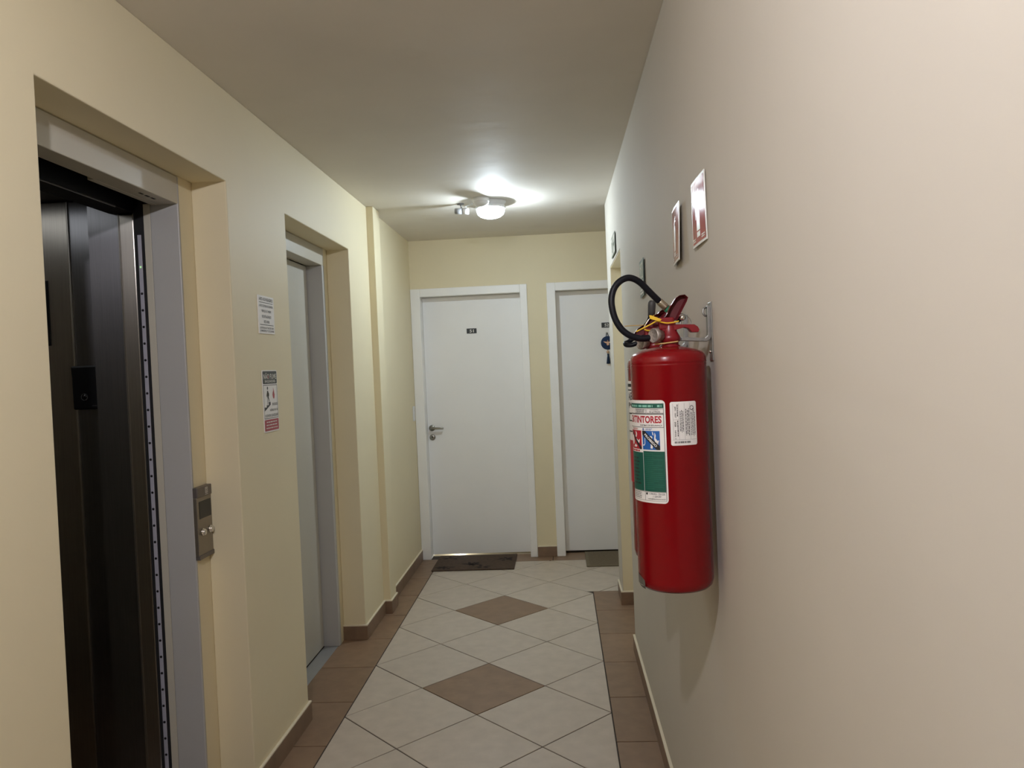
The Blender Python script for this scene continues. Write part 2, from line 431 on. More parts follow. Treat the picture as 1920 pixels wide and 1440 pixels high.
for k in range(-15, 7):
    y0 = .150+PT*k; y1 = min(y0+PT, YE)
    if y0 > YE-.02: break
    if E2a < y0 and y1 < E2b+.005: tile(rc(-.283, 0, y0, y1), 'tile_brown')
    elif y0 < E2a < y1: tile([(XL, y0), (0, y0), (0, y1), (-.283, y1), (-.283, E2a), (XL, E2a)], 'tile_brown')
    else: tile(rc(XL, 0, y0, y1), 'tile_brown')
for k in range(-15, 4):
    y0 = .154+PT*k; y1 = min(y0+PT, YN); XQ = XR+.16
    if y1 > YN-.06: y1 = YN
    if y0 > YN-.02: break
    if y0 < O3a < y1: p = [(XB, y0), (XR, y0), (XR, O3a), (XQ, O3a), (XQ, y1), (XB, y1)]
    elif y0 < O3b < y1: p = [(XB, y0), (XQ, y0), (XQ, O3b), (XR, O3b), (XR, y1), (XB, y1)]
    else: p = rc(XB, XQ if O3a < y0 and y1 < O3b else XR, y0, y1)
    tile(p, 'tile_brown')
for k in range(0, 5):
    x0 = .45*k; tile(rc(x0, min(x0+.45, 2.05), YT, YE+.101), 'tile_brown')

# ------------------------------------------------------------------ skirting, one tile after another
def skirt(name, runs, label):
    root = empty(name, (0, 0, 0), label, kind='structure')
    for (axis, fixed, face, a, b) in runs:
        t = .011*face; L = b-a; n = max(1, round(L/.415)); mb = MB()
        for k in range(n):
            p, q = a+L*k/n+.0007, a+L*(k+1)/n-.0007
            lo, hi = sorted((fixed, fixed+t))
            bx = (lo, hi, p, q, 0, .078) if axis == 0 else (p, q, lo, hi, 0, .078)
            box('skirting_tile', 'base_brown', bx, root, .0012)
        lo, hi = sorted((fixed, fixed+t*1.05))
        bx = (lo, hi, a, b, .078, .086) if axis == 0 else (a, b, lo, hi, .078, .086)
        box('paint_cap', 'cap', bx, root, .002)
skirt('baseboard_left', [(0, XL, 1, YB, E1a), (0, XL, 1, E1b, E2a+.011), (1, E2a, 1, XF, XL), (1, E2b, -1, XF, XL+.011), (0, XL, 1, E2b, 1.435), (1, 1.435, -1, XL+.011, -.104+.011), (0, -.104, 1, 1.435, 1.60), (0, XL, 1, 1.60, YE-.015)], 'brown tile skirting along the left wall')
skirt('baseboard_right', [(0, XR, -1, YB, O3a), (1, O3b, -1, XR-.011, XR+.12), (0, XR, -1, O3b-.011, 1.76), (1, 1.76, 1, XR-.011, 2.05)], 'brown tile skirting along the right wall')
skirt('baseboard_end', [(1, YE, -1, .782, .934)], 'short brown tile skirting between the two apartment doors')

# ------------------------------------------------------------------ apartment doors
def apt_door(name, a, b, cl, cr, label, num, na, nz):
    r = empty(name, ((a+b)/2, YE, 0), label, kind='structure')
    yl = YE+.100
    box('leaf', 'door', (a+.001, b-.001, yl, yl+.036, .016, DZ-.002), r, .0015)
    for side in (0, 1):
        p, q = (cl, a+.003) if side == 0 else (b-.003, cr)
        box('casing', 'casing', (p, q, YE-.016, YE, 0, 2.158), r, .004)
        p, q = (a-.028, a) if side == 0 else (b, b+.028)
        box('jamb', 'casing', (p, q, YE, YE+.145, 0, DZ+.03), r)
    box('casing', 'casing', (a+.003, b-.003, YE-.016, YE, DZ-.004, 2.158), r, .004)
    box('jamb', 'casing', (a, b, YE, YE+.145, DZ, DZ+.03), r)
    pl = box('number_plate', 'sign_black', (na, na+.080, yl-.004, yl, nz, nz+.040), r, .001)
    tag(pl, 'black plate with white door number %s' % num)
    lay('number', 'sign_white', text2d(num, na+.024, na+.058, nz+.008, nz+.032, .02), lambda u, v, o: (u, yl-.004-o, v), .0004, pl)
    return r, yl
d1, yl = apt_door('door_1', D1a, D1b, -.146, .780, 'white apartment door numbered 51 with a lever handle', '51', .279, 1.794)
d2, _ = apt_door('door_2', D2a, D2b, .934, 1.868, 'white apartment door numbered 52, half hidden by the right wall', '52', 1.359, 1.792)
box('added_threshold', 'cap', (D1a+.002, D1b-.002, YE+.102, YE+.20, -.001, .0035), d1)  # pale strip added to catch the light under the door
hx, hz = -.037, 1.0445
h = MB().lathe([(0, 0), (.0245, 0), (.0245, .006), (.021, .009), (.012, .010), (.011, .045), (0, .045)], (hx, yl, hz), (0, -1, 0), 28).build('lever_handle', 'nickel', d1)
MB().tube([(hx, yl-.042, hz), (hx+.03, yl-.044, hz), (hx+.075, yl-.043, hz-.001), (hx+.098, yl-.038, hz-.002)], .0085, 12, 6).build('lever', 'nickel', h)
k = MB().lathe([(0, 0), (.0235, 0), (.0235, .006), (.019, .009), (0, .009)], (hx+.001, yl, .9693), (0, -1, 0), 28).build('lock_rosette', 'nickel', d1)
MB().lathe([(0, .0092), (.0062, .0092), (.0062, .0104), (0, .0104)], (hx+.001, yl, .9733), (0, -1, 0), 16).build('keyhole', 'black', k)

# right-hand recess with a door
r3 = empty('door_3', (XR+.13, (O3a+O3b)/2, 0), 'plain door deep in the recess of the right wall', kind='structure')
box('leaf', 'door', (XR+.118, XR+.15, O3a+.03, O3b-.03, .01, OZ-.03), r3, .002)
box('jamb', 'wall', (XR+.10, XR+.16, O3b-.03, O3b, 0, OZ), r3); box('jamb', 'wall', (XR+.10, XR+.16, O3a, O3a+.03, 0, OZ), r3)
box('head', 'wall', (XR+.10, XR+.16, O3a+.03, O3b-.03, OZ-.03, OZ), r3)

# ------------------------------------------------------------------ elevator entrances
def entrance(name, ya, yb, strip, front, label, closed):
    r = empty(name, (XF, (ya+yb)/2, 0), label, kind='structure')
    yj = yb-strip; y0 = ya+.09
    box('header', 'frame', (-.345, XF+.002, ya+.002, yj-.002, 2.112, EZ-.002), r, .003)
    box('side_jamb', 'jamb', (-.372, XF+.003, yj-front, yj, 0, 2.112 if closed else EZ-.003), r, .003)
    box('side_jamb', 'jamb', (-.372, XF+.003, y0-.03, y0, 0, 2.112), r, .003)
    box('jamb_lip', 'frame', (-.396, -.372, yj-front, yj, 0, 2.118), r, .001)
    box('sill', 'alu', (-.357, XF-.005, y0, yj-front, -.02, .0015), r, .001)
    return r, y0, yj-front
ent2, a2, b2 = entrance('door_4', E2a, E2b, .062, .040, 'closed cream elevator door in the farther recess of the left wall', True)
box('door_panel', 'edoor', (-.385, -.358, a2, b2-.006, .006, 2.108), ent2, .002)
box('gap', 'shaft', (-.395, -.386, a2, b2, 0, 2.112), ent2)
box('soffit', 'frame', (-.358, -.345, a2, b2, 2.112, 2.125), ent2)
ent1, a1, b1 = entrance('door_5', E1a, E1b, .097, .012, 'open elevator entrance in the nearer recess of the left wall', False)
box('soffit_lip', 'frame', (-.364, -.345, -1.10, b1, 2.112, 2.130), ent1, .001)
for y in (-.905, -.868, -.832): box('slot', 'shaft', (-.312, -.304, y-.012, y+.012, 2.1113, 2.1122), ent1)

# elevator shaft and car behind the open entrance
sh = empty('wall_shaft', (-1.2, -1.1, 0), kind='structure')
box('shaft_wall', 'shaft', (-1.9, -.40, E1b+.25, E1b+.27, 0, H), sh); box('shaft_wall', 'shaft', (-1.9, -.50, -2.0, -1.98, 0, H), sh)
box('shaft_wall', 'shaft', (-1.92, -1.9, -2.0, E1b+.27, 0, H), sh)
box('shaft_reveal', 'shaft', (-.415, -.397, b1+.001, E1b+.25, 0, H), sh)
YW = -.50
car = empty('elevator_car', (-.95, -1.1, 0), 'dark brushed steel elevator car standing open in the nearer left recess', 'elevator')
box('car_floor', 'tile_brown', (-1.5, -.43, -1.75, YW, -.03, .001), car)
box('car_ceiling', 'steel_dark', (-1.5, -.47, -1.75, YW, 2.20, 2.23), car)
box('fill_panel', 'car_fill', (-1.30, -.80, -1.45, -.75, 2.190, 2.199), car)  # added fill glow for the dark car walls
box('back_wall', 'steel', (-1.53, -1.5, -1.75, YW, 0, 2.2), car)
box('side_wall', 'steel', (-1.5, -.47, -1.78, -1.75, 0, 2.2), car)
box('side_backing', 'shaft', (-1.5, -.47, YW, YW+.02, 0, 2.2), car)
xs = [-1.35, -.925, -.808, -.714, -.612]
def panel(x0, x1, m, d, edge=True):
    p = box('wall_panel', m, (x0+.002, x1-.002, YW-d, YW-.001, 0, 2.195), car, .003)
    if edge: box('edge_strip', 'steel_edge', (x1-.0022, x1+.0012, YW-d-.001, YW-.002, 0, 2.195), p, .0008)
panel(-1.49, -.925, 'steel', .014); panel(-.923, -.809, 'steel', .016); panel(-.811, -.716, 'steel_dark', .010); panel(-.714, -.622, 'steel_dark', .010)
box('return_post', 'steel', (-.618, -.590, -.60, YW-.001, 0, 2.195), car, .010)
box('entrance_jamb', 'steel', (-.488, -.432, -.732, -.712, 0, 2.09), car, .006)
for x in (-.4885, -.4335): box('edge_strip', 'steel_edge', (x-.0012, x+.0012, -.7335, -.730, 0, 2.09), car)
box('jamb_return', 'steel_dark', (-.60, -.486, -.728, -.712, 0, 2.195), car)
box('lintel', 'black', (-.52, -.435, -1.55, -.729, 2.092, 2.20), car, .002)
box('lintel_trim', 'steel_dark', (-.4365, -.432, -1.25, -.84, 2.088, 2.094), car, .001)
ss = box('light_curtain', 'sensor', (-.4205, -.4070, -.738, -.716, .02, 2.013), car, .001)
box('door_edge', 'shaft', (-.4325, -.400, -.734, -.712, 0, 2.10), car)
z = 1.812
while z > .05:
    MB().lathe([(0, 0), (.0043, 0), (.0043, .0012), (0, .0012)], (-.4137, -.738, z), (0, -1, 0), 10).build('sensor_eye', 'black', ss); z -= .0572
MB().box(-.4165, -.411, -.7388, -.738, 1.9, 1.906).build('status_light', 'led', ss)

# black terminal hanging on the car wall
def H_(px, py, y): return hit(px, py, 1, y)
yt = YW-.085
p0, p1 = H_(131, 687, yt), H_(184, 686, yt); q0, q1 = H_(138, 769, yt), H_(188, 768, yt)
term = empty('wall_terminal', (-.77, YW-.016, 1.38), 'black box terminal with a round lens on the elevator car wall', 'terminal')
x0, x1, zt, zb = p0.x, p1.x, p0.z, q0.z
MB().prism([(x0, zt), (x1, zt), (x1, zb), (x0+.004, zb), (x0+.003, zt-.045)], 1, yt, YW-.016).build('case', 'black', term, .006)
MB().lathe([(.0125, 0), (.0125, .002), (.0112, .002), (.0112, 0)], ((x0+x1)/2-.004, yt, zb+.046), (0, -1, 0), 24).build('lens_ring', 'grey_pl', term)
MB().lathe([(0, 0), (.0108, 0), (.0108, .0012), (0, .0012)], ((x0+x1)/2-.004, yt, zb+.046), (0, -1, 0), 24).build('lens', 'screen', term)
box('indicator_bar', 'horn', (x1-.030, x1-.012, yt-.001, yt, zb+.012, zb+.0145), term)
# dark display on the car wall at the left edge of the opening
dp = MB().box(-.955, -.895, YW-.021, YW-.016, 1.66, 1.905).build('car_display', 'screen', None, .002)
tag(dp, 'narrow black display panel on the car wall beside the opening edge', 'display')

# call panel on the plaster beside the open elevator
xp = XF+.016
c = lambda x, y: hit(340+x/8, 880+y/8, 0, xp)
pa, pb = c(222, 262).y, c(445, 205).y; zt, zb = 1.135, .884
cp = empty('call_panel', (XF, (pa+pb)/2, zb), 'steel elevator call panel with small display and two round buttons', 'panel')
box('faceplate', 'plate', (XF, xp, pa, pb-.003, zb+.012, zt-.035), cp, .002)
MB().prism([(pa, zt-.036), (pa, zt), (pb-.004, zt), (pb, zt-.008), (pb, zt-.036)], 0, XF, xp+.003).build('top_cap', 'plate_dark', cp, .002)
MB().prism([(pa, zb), (pa, zb+.016), (pb, zb+.016), (pb, zb+.006), (pb-.005, zb)], 0, XF, xp+.003).build('bottom_cap', 'plate_dark', cp, .002)
wd = pb-pa
s = box('display', 'screen', (xp-.001, xp+.0012, pa+wd*.12, pb-wd*.10, zt-.111, zt-.050), cp, .001)
mp = lambda u, v, o: (xp+.003+o, u, v)
yc = pa+wd*.60
lay('card_symbol', 'sign_white', merge(frame2d(yc-.010, yc+.010, zt-.026, zt-.006, .0028), frame2d(yc-.0048, yc+.0048, zt-.0215, zt-.0105, .0022), rect2d(yc-.011, yc+.011, zt-.0315, zt-.0295)), mp, .0003, cp)
for f, zz in ((.28, 1.0), (.78, 1.0)):
    y = pa+wd*f
    b_ = MB().lathe([(0, 0), (.0135, 0), (.0135, .004), (.0115, .0048), (.0110, .010), (.0095, .0115), (0, .0118)], (xp, y, .977), (1, 0, 0), 24).build('call_button', 'chrome', cp)
mp = lambda u, v, o: (xp+o, u, v)
yc = pa+wd*.53
lay('down_arrow', 'ink', poly2d([(yc-.006, .983), (yc, .974), (yc+.006, .983)]), mp, .0004, cp)

# ------------------------------------------------------------------ notices on the left wall
def wall_plate(name, m, y0, y1, z0, z1, label, cat, left=True, thick=.003, group=None, tilt=0.0):
    x = XL if left else XR
    r = empty(name, (x, (y0+y1)/2, z0), label, cat, group)
    return r
n = empty('notice_sign', (XL, -.311, 1.678), 'white printed passenger notice, upper of the two on the left wall', 'sign')
W, HH = .166, .150; yo, zo = -.394, 1.678
bo = MB().prism([(yo, zo), (yo+W, zo+.002), (yo+W, zo+HH), (yo, zo+HH)], 0, XL, XL+.003).build('board', 'paper', n)
mp = lambda u, v, o: (XL+.003+o, yo+u, zo+v)
T = [text2d('AVISO AOS PASSAGEIROS', .012, .154, .130, .143, .012)]
T += [text2d('ANTES DE ENTRAR NO ELEVADOR,', .014, .154, .104, .115, .01), text2d('VERIFIQUE SE O MESMO', .034, .134, .084, .095, .01), text2d('ENCONTRA-SE PARADO', .036, .132, .063, .074, .01), text2d('NESTE ANDAR.', .054, .112, .043, .054, .01)]
T += [rect2d(.012, .154, .122, .1245), rect2d(.012, .154, .0345, .037), text2d('LEI ESTADUAL Nº 9.502 DE 11/3/97', .012, .154, .020, .028, .01), text2d('LEI MUNICIPAL Nº 12.722 DE 4/9/98', .012, .154, .008, .016, .01)]
lay('lettering', 'ink', merge(*T), mp, .0003, n)

n = empty('no_smoking_sign', (XL, -.307, 1.291), 'tall black, white and red no smoking notice below the white notice', 'sign')
yo, zo, W, HH = -.386, 1.291, .156, .244
vs_, fs_ = round2d(0, W, 0, HH, .006)
MB().prism([(yo+a, zo+b) for a, b in vs_], 0, XL, XL+.0025).build('board', 'paper', n)
mp = lambda u, v, o: (XL+.0025+o, yo+u, zo+v)
lay('black_band', 'sign_black', round2d(.004, W-.004, .190, .240, .005), mp, .0003, n)
lay('title_lettering', 'sign_white', merge(text2d('NÃO FUME', .010, W-.010, .209, .234, .012), text2d('EM ELEVADORES', .024, W-.020, .195, .205, .01)), mp, .0006, n)
lay('cigarette_mark', 'sign_red_m', merge(ring2d(.060, .2165, .0062, .0017), poly2d([(.055, .2205), (.0565, .222), (.065, .2125), (.0635, .211)])), mp, .0009, n)
lay('black_border', 'ink', frame2d(.005, W-.005, .053, .186, .0022), mp, .0003, n)
stairs = poly2d([(.010, .083), (.010, .098), (.032, .098), (.032, .106), (.055, .106), (.055, .118), (.074, .118), (.074, .107)])
man = merge(circ2d(.048, .173, .0055, 14, .0065), poly2d([(.043, .163), (.053, .163), (.057, .145), (.055, .133), (.045, .133), (.041, .148)]),
            poly2d([(.046, .136), (.041, .108), (.045, .107), (.051, .134)]), poly2d([(.050, .136), (.064, .119), (.068, .120), (.055, .139)]),
            poly2d([(.044, .162), (.035, .145), (.037, .137), (.040, .138), (.047, .155)]), poly2d([(.052, .162), (.062, .150), (.061, .140), (.057, .141), (.051, .154)]))
lay('stair_pictogram', 'ink', merge(stairs, man), mp, .0003, n)
lay('flame_pictogram', 'sign_red_m', poly2d([(.112, .128), (.119, .134), (.122, .146), (.118, .152), (.116, .162), (.108, .176), (.109, .162), (.103, .156), (.099, .146), (.103, .134)]), mp, .0003, n)
lay('lettering', 'ink', merge(text2d('EM CASO DE', .092, .147, .103, .114, .01), text2d('INCÊNDIO NÃO USE', .066, .148, .081, .092, .01), text2d('O ELEVADOR, USE AS ESCADAS', .012, .148, .058, .070, .01)), mp, .0003, n)
lay('red_band', 'sign_red_m', round2d(.004, W-.004, .005, .049, .004), mp, .0003, n)
lay('small_lettering', 'sign_white', dashes(.014, W-.014, .010, .045, 3, .36, True), mp, .0006, n)

# light switch beside door 51
n = empty('light_switch', (XL, 2.69, 1.178), 'pale light switch plate on the left wall beside door 51', 'switch')
box('plate', 'white_pl', (XL, XL+.008, 2.655, 2.725, 1.12, 1.235), n, .003)
box('rocker', 'white_pl', (XL+.008, XL+.011, 2.678, 2.702, 1.15, 1.205), n, .001)

# ------------------------------------------------------------------ signs on the right wall
def sign_r(name, y0, y1, z0, z1, tilt, label, m='sign_white', bulge=0.0, group=None):   # y0 = end nearer the door (left in view)
    r = empty(name, (XR, (y0+y1)/2, z0), label, 'sign', group)
    W = y0-y1; HH = z1-z0
    def mp(u, v, o):                                           # the plate stands a little off the wall along its lower and near edges
        return (XR-.006-tilt*(u/W)*(1-.55*v/HH)-bulge*math.sin(PI*u/W)*.5-o, y0-u, z0+v)
    mb = MB(); nn = 9
    for k in range(nn):
        for vv in (0, HH):
            for o in (0, -.0022): mb.v.append(Vector(mp(W*k/(nn-1), vv, o)))
    for k in range(nn-1):
        a = 4*k; b = a+4
        for q in ((a, b, b+2, a+2), (a+1, a+3, b+3, b+1), (a, a+1, b+1, b), (a+2, b+2, b+3, a+3)): mb.f.append(list(q)); mb.sm.append(False)
    mb.f += [[0, 2, 3, 1], [4*(nn-1), 4*(nn-1)+1, 4*(nn-1)+3, 4*(nn-1)+2]]; mb.sm += [False, False]
    mb.build('plate', m, r)
    return r, mp, W, HH
def ext_picto(cx, s):
    return merge(poly2d([(cx-.017*s, .018), (cx+.017*s, .018), (cx+.017*s, .088), (cx+.012*s, .098), (cx+.004*s, .102), (cx-.004*s, .102), (cx-.012*s, .098), (cx-.017*s, .088)]),
                 rect2d(cx-.004*s, cx+.004*s, .102, .110), poly2d([(cx-.006*s, .110), (cx+.020*s, .110), (cx+.020*s, .113), (cx+.006*s, .1145), (cx+.016*s, .124), (cx+.012*s, .126), (cx-.006*s, .116)]),
                 poly2d([(cx-.006*s, .113), (cx-.020*s, .108), (cx-.026*s, .095), (cx-.027*s, .060), (cx-.023*s, .060), (cx-.022*s, .094), (cx-.017*s, .105), (cx-.006*s, .109)]))
for args in ((-1.110, -1.265, 1.768, 1.921, 'red extinguisher sign above the farther extinguisher', .010, .004), (-1.425, -1.580, 1.770, 1.924, 'red extinguisher sign above the nearer extinguisher, glaring in the lamplight', -.003, .002)):
    r, mp, W, HH = sign_r('extinguisher_sign', *args[:4], args[5], args[4], bulge=args[6], group='red extinguisher signs')
    lay('red_panel', 'sign_red', rect2d(.006, W-.006, .006, HH-.006), mp, .0004, r, maxlen=.02)
    lay('extinguisher_pictogram', 'sign_white', ext_picto(W/2, 1.05), mp, .0008, r, maxlen=.02)
    lay('pictogram_band', 'sign_red', rect2d(W/2-.018, W/2+.018, .030, .0325), mp, .0011, r)
    for u_ in (.012, W-.046): lay('corner_print', 'sign_white', dashes(u_, u_+.034, .010, .020, 2, .6), mp, .0008, r)

r, mp, W, HH = sign_r('exit_arrow_sign', -.218, -.369, 1.757, 1.898, .003, 'small green and white escape sign behind the hose loop', 'sign_green')
lay('panel', 'sign_green2', rect2d(.010, W-.010, .066, HH-.010), mp, .0004, r)
lay('lower_panel', 'sign_white', rect2d(.010, W-.010, .010, .060), mp, .0004, r)
def running(cx, cy, s):
    return merge(circ2d(cx+.012*s, cy+.030*s, .0065*s, 14), poly2d([(cx-.004*s, cy+.022*s), (cx+.010*s, cy+.022*s), (cx+.006*s, cy-.002*s), (cx-.008*s, cy)]),
                 poly2d([(cx-.008*s, cy+.002*s), (cx+.004*s, cy), (cx+.018*s, cy-.012*s), (cx+.012*s, cy-.032*s), (cx+.006*s, cy-.030*s), (cx+.010*s, cy-.014*s)]),
                 poly2d([(cx-.008*s, cy+.004*s), (cx, cy-.004*s), (cx-.010*s, cy-.022*s), (cx-.028*s, cy-.024*s), (cx-.028*s, cy-.018*s), (cx-.014*s, cy-.016*s)]),
                 poly2d([(cx+.006*s, cy+.022*s), (cx+.012*s, cy+.020*s), (cx+.020*s, cy+.010*s), (cx+.028*s, cy+.014*s), (cx+.027*s, cy+.008*s), (cx+.018*s, cy+.004*s)]),
                 poly2d([(cx-.004*s, cy+.022*s), (cx-.002*s, cy+.016*s), (cx-.016*s, cy+.014*s), (cx-.020*s, cy+.002*s), (cx-.025*s, cy+.003*s), (cx-.020*s, cy+.020*s)]))
lay('escape_pictogram', 'sign_white', merge(running(.050, .098, .85), frame2d(.088, .130, .070, .126, .006)), mp, .0008, r)
lay('small_lettering', 'sign_green', dashes(.030, .120, .028, .050, 2, .5), mp, .0008, r); lay('rule', 'sign_green', rect2d(.020, .130, .018, .021), mp, .0008, r)

r, mp, W, HH = sign_r('exit_sign', 1.226, .944, 2.112, 2.226, .002, 'white and dark green escape sign above the recessed door', 'sign_green')
lay('panel', 'sign_white', rect2d(.008, W-.008, .008, HH-.008), mp, .0004, r)
lay('escape_pictogram', 'sign_green', merge(running(.070, .058, 1.2), rect2d(.122, .150, .012, HH-.012), poly2d([(.168, .048), (.215, .048), (.215, .030), (.258, .057), (.215, .084), (.215, .066), (.168, .066)])), mp, .0008, r)

# ------------------------------------------------------------------ fire extinguishers
def cc(x, y, pl): return hit(1120+x/6.546, 480+y/6.546, 1, pl)
AX, AY, AR = 1.246, -1.58, .083
def body_profile(R, z0, z1):
    p = [(0, z0+.006), (R-.022, z0+.004), (R-.010, z0+.002), (R-.003, z0+.009), (R, z0+.022)]
    zs = z1-.0375
    p += [(R, zs-.004), (R+.0008, zs-.002), (R-.0012, zs), (R+.0008, zs+.002), (R, zs+.006), (R-.0005, zs+.013), (R-.003, zs+.019), (R-.009, zs+.0245), (R-.020, zs+.0295), (R-.035, zs+.0335), (.030, zs+.0370), (.022, zs+.0380)]
    return p
def flat(pts, pl): return [(cc(x, y, pl).x, cc(x, y, pl).z) for x, y in pts]
def lever_part(name, pts, depth, parent, pl, m, dy, dx=0, dz=0, channel=None):
    P = [(x+dx, z+dz) for x, z in flat(pts, AY)]
    o = MB().prism(P, 1, AY-depth/2+dy, AY+depth/2+dy).build(name, m, parent)
    bm = bmesh.new(); bm.from_mesh(o.data)
    if channel:
        f = min(bm.faces, key=lambda f: f.normal.y*f.calc_area())
        bmesh.ops.inset_region(bm, faces=[f], thickness=.0045, use_even_offset=True)
        bmesh.ops.translate(bm, verts=f.verts[:], vec=(0, depth*.72, 0))
        inner = [f]+[g for e in f.edges for g in e.link_faces if g is not f]
        for g in inner: g.material_index = 1
        o.data.materials.append(M['red_in'])
    ed = [e for e in bm.edges if len(e.link_faces) == 2 and e.calc_face_angle(0) > .9 and all(abs(v.co.y-(AY+dy-depth/2-wpos(parent).y)) < 1e-4 for v in e.verts)]
    bmesh.ops.bevel(bm, geom=ed, offset=.0012, segments=2, affect='EDGES', clamp_overlap=True, profile=.5)
    bm.to_mesh(o.data); bm.free()
    return o
def head(root, dx, dy, dz):
    o = lambda x, y, z: (x+dx, y+dy, z+dz)
    MB().lathe([(.0225, 1.531), (.0225, 1.5375), (.0195, 1.539), (.0195, 1.545), (.0235, 1.547), (.0235, 1.556), (.0215, 1.560), (.017, 1.568), (.015, 1.580), (.014, 1.590), (0, 1.592)], o(1.252, AY, 0), (0, 0, 1), 24).build('valve_body', 'red_lever', root)
    box('valve_block', 'red_lever', (1.228+dx, 1.262+dx, AY-.014+dy, AY+.014+dy, 1.572+dz, 1.600+dz), root, .004)
    lever_part('carry_handle', [(770, 880), (830, 850), (960, 842), (1080, 842), (1180, 842), (1222, 868), (1242, 905), (1228, 937), (1150, 937), (1108, 890), (1060, 878), (970, 905), (900, 935), (790, 925)], .026, root, AY, 'red_lever', dy, dx, dz)
    lever_part('squeeze_lever', [(770, 830), (790, 790), (845, 730), (885, 630), (955, 520), (1000, 487), (1065, 478), (1105, 512), (1090, 560), (975, 785), (900, 805)], .024, root, AY, 'red_lever', dy, dx, dz,
               [(862, 790), (858, 745), (905, 640), (985, 528), (1030, 505), (1075, 508), (1092, 522), (1080, 555), (958, 775)])
    lever_part('lever_fork', [(575, 880), (600, 830), (640, 770), (720, 715), (830, 685), (835, 700), (800, 760), (770, 860), (680, 890)], .016, root, AY, 'red_lever', dy+.004, dx, dz,
               [(650, 880), (640, 850), (700, 790), (770, 800), (760, 850)])
    g = MB().lathe([(0, -.012), (.012, -.012), (.0135, 0), (.0162, .001), (.0162, .010), (.0145, .0125), (.0135, .011), (0, .0112)], o(1.2215, AY-.022, 1.5605), (-.80, -.60, 0), 28).build('pressure_gauge', 'gauge', root)
    MB().lathe([(.0120, 0), (.0120, .016), (0, .016)], o(1.232, AY-.008, 1.5605), (-.6, -.8, 0), 20).build('gauge_port', 'red_lever', root)
    MB().lathe([(0, 0), (.0055, 0), (.0055, .010), (0, .010)], o(1.278, AY-.012, 1.597), (.3, -1, 0), 14).build('safety_pin', 'chrome', root)
    e = lambda x, y: hit(1220+x/12, 540+y/12, 1, AY)
    MB().tube([o(*e(*q)) for q in ((620, 600), (680, 585), (740, 588), (820, 632), (885, 700), (908, 760), (905, 795), (885, 815))], .0010, 8, 5).build('pin_ring', 'zinc', root)
def yellow(root, paths, dx, dy, dz, r=.0022):
    for m, pts in paths:
        P = [cc(x, y, AY-.018) for x, y in pts]
        MB().tube([(p.x+dx, p.y+dy, p.z+dz) for p in P], r, 8, 5).build('seal_tie', m, root)

# --- nearer extinguisher
e1 = empty('fire_extinguisher', (AX, AY, 1.001), 'large red water extinguisher with green and white label and looped black hose, nearer of two', 'fire extinguisher', 'fire extinguishers on the right wall')
tank = MB().lathe(body_profile(AR, 1.001, 1.535), (AX, AY, 0), (0, 0, 1), 72).build('tank', 'red', e1)
def cyl(R): return lambda u, v, o: (AX+(R+o)*math.cos(u/R), AY+(R+o)*math.sin(u/R), v)
CY = cyl(AR); TH = lambda deg: math.radians(deg)*AR
lay('paint_chip', 'chip', poly2d([(TH(-178), 1.034), (TH(-166), 1.031), (TH(-158), 1.028), (TH(-152), 1.024), (TH(-151), 1.012), (TH(-178), 1.012)]), lambda u, v, o: CY(u, v, o), .0006, tank, maxlen=.006)
lay('chip_foot', 'chip', poly2d([(TH(-176), 1.011), (TH(-151), 1.011), (TH(-154), 1.0035), (TH(-176), 1.0035)]), lambda u, v, o: (AX+(AR-(1.012-v)*.55+.0012)*math.cos(u/AR), AY+(AR-(1.012-v)*.55+.0012)*math.sin(u/AR), v), 0, tank, maxlen=.006)
head(e1, 0, 0, 0)
# main label
lab = lay('product_label', 'paper', round2d(TH(-235), TH(-104.3), 1.1985, 1.4205, .009), CY, .0005, e1, maxlen=.008)
tag(lab, 'white and green wrap-around label with red lettering')
def pr(name, m, sh, o=.0009): return lay(name, m, sh, CY, o, lab, maxlen=.006)
R_ = TH(-106.5); L_ = TH(-232)
pr('green_band', 'ink_green', rect2d(L_, R_, 1.4035, 1.4135))
pr('band_lettering', 'ink_pale', merge(dashes(TH(-150), TH(-117), 1.4050, 1.4110, 1, .75), dashes(TH(-175), TH(-152), 1.4050, 1.4110, 1, .75), dashes(TH(-116), TH(-108), 1.4050, 1.4110, 1, .75)), .0012)
lines = [frame2d(TH(-134), R_, 1.3925, 1.4022, .0008), frame2d(TH(-160), TH(-135), 1.3925, 1.4022, .0008), rect2d(R_-.0012, R_, 1.205, 1.403), frame2d(TH(-230), TH(-106.8), 1.3615, 1.3910, .0012),
         rect2d(TH(-230), TH(-106.8), 1.3905, 1.3920)]
pr('label_rules', 'ink_grey', merge(*lines))
pr('small_lettering', 'ink', merge(text2d('CARGA NOMINAL', TH(-128), TH(-114), 1.3990, 1.4008, .0), text2d('10 LITROS', TH(-129), TH(-112), 1.3938, 1.3978, .012), dashes(TH(-158), TH(-137), 1.3935, 1.4010, 3, .5, True)))
pr('subtitle_lettering', 'ink', text2d('E SISTEMAS DE SEGURANÇA', TH(-148), TH(-109.5), 1.3640, 1.3680, .012))
pr('title_lettering', 'ink_red', text2d('EXTINTORES', TH(-176), TH(-110.2), 1.3712, 1.3868, .03))
pr('class_lettering', 'ink_blue', merge(ring2d(TH(-141.5), 1.3577, .0026, .0008), rect2d(TH(-141.5)-.001, TH(-141.5)+.001, 1.3565, 1.3590), dashes(TH(-137), TH(-125), 1.3555, 1.3600, 2, .5)))
pr('class_lettering', 'ink_red', dashes(TH(-172), TH(-152), 1.3555, 1.3600, 2, .45))
u0, u1, v0, v1 = TH(-143.4), TH(-113.8), 1.3138, 1.3545
pr('blue_panel', 'ink_blue', rect2d(u0, u1, v0, v1))
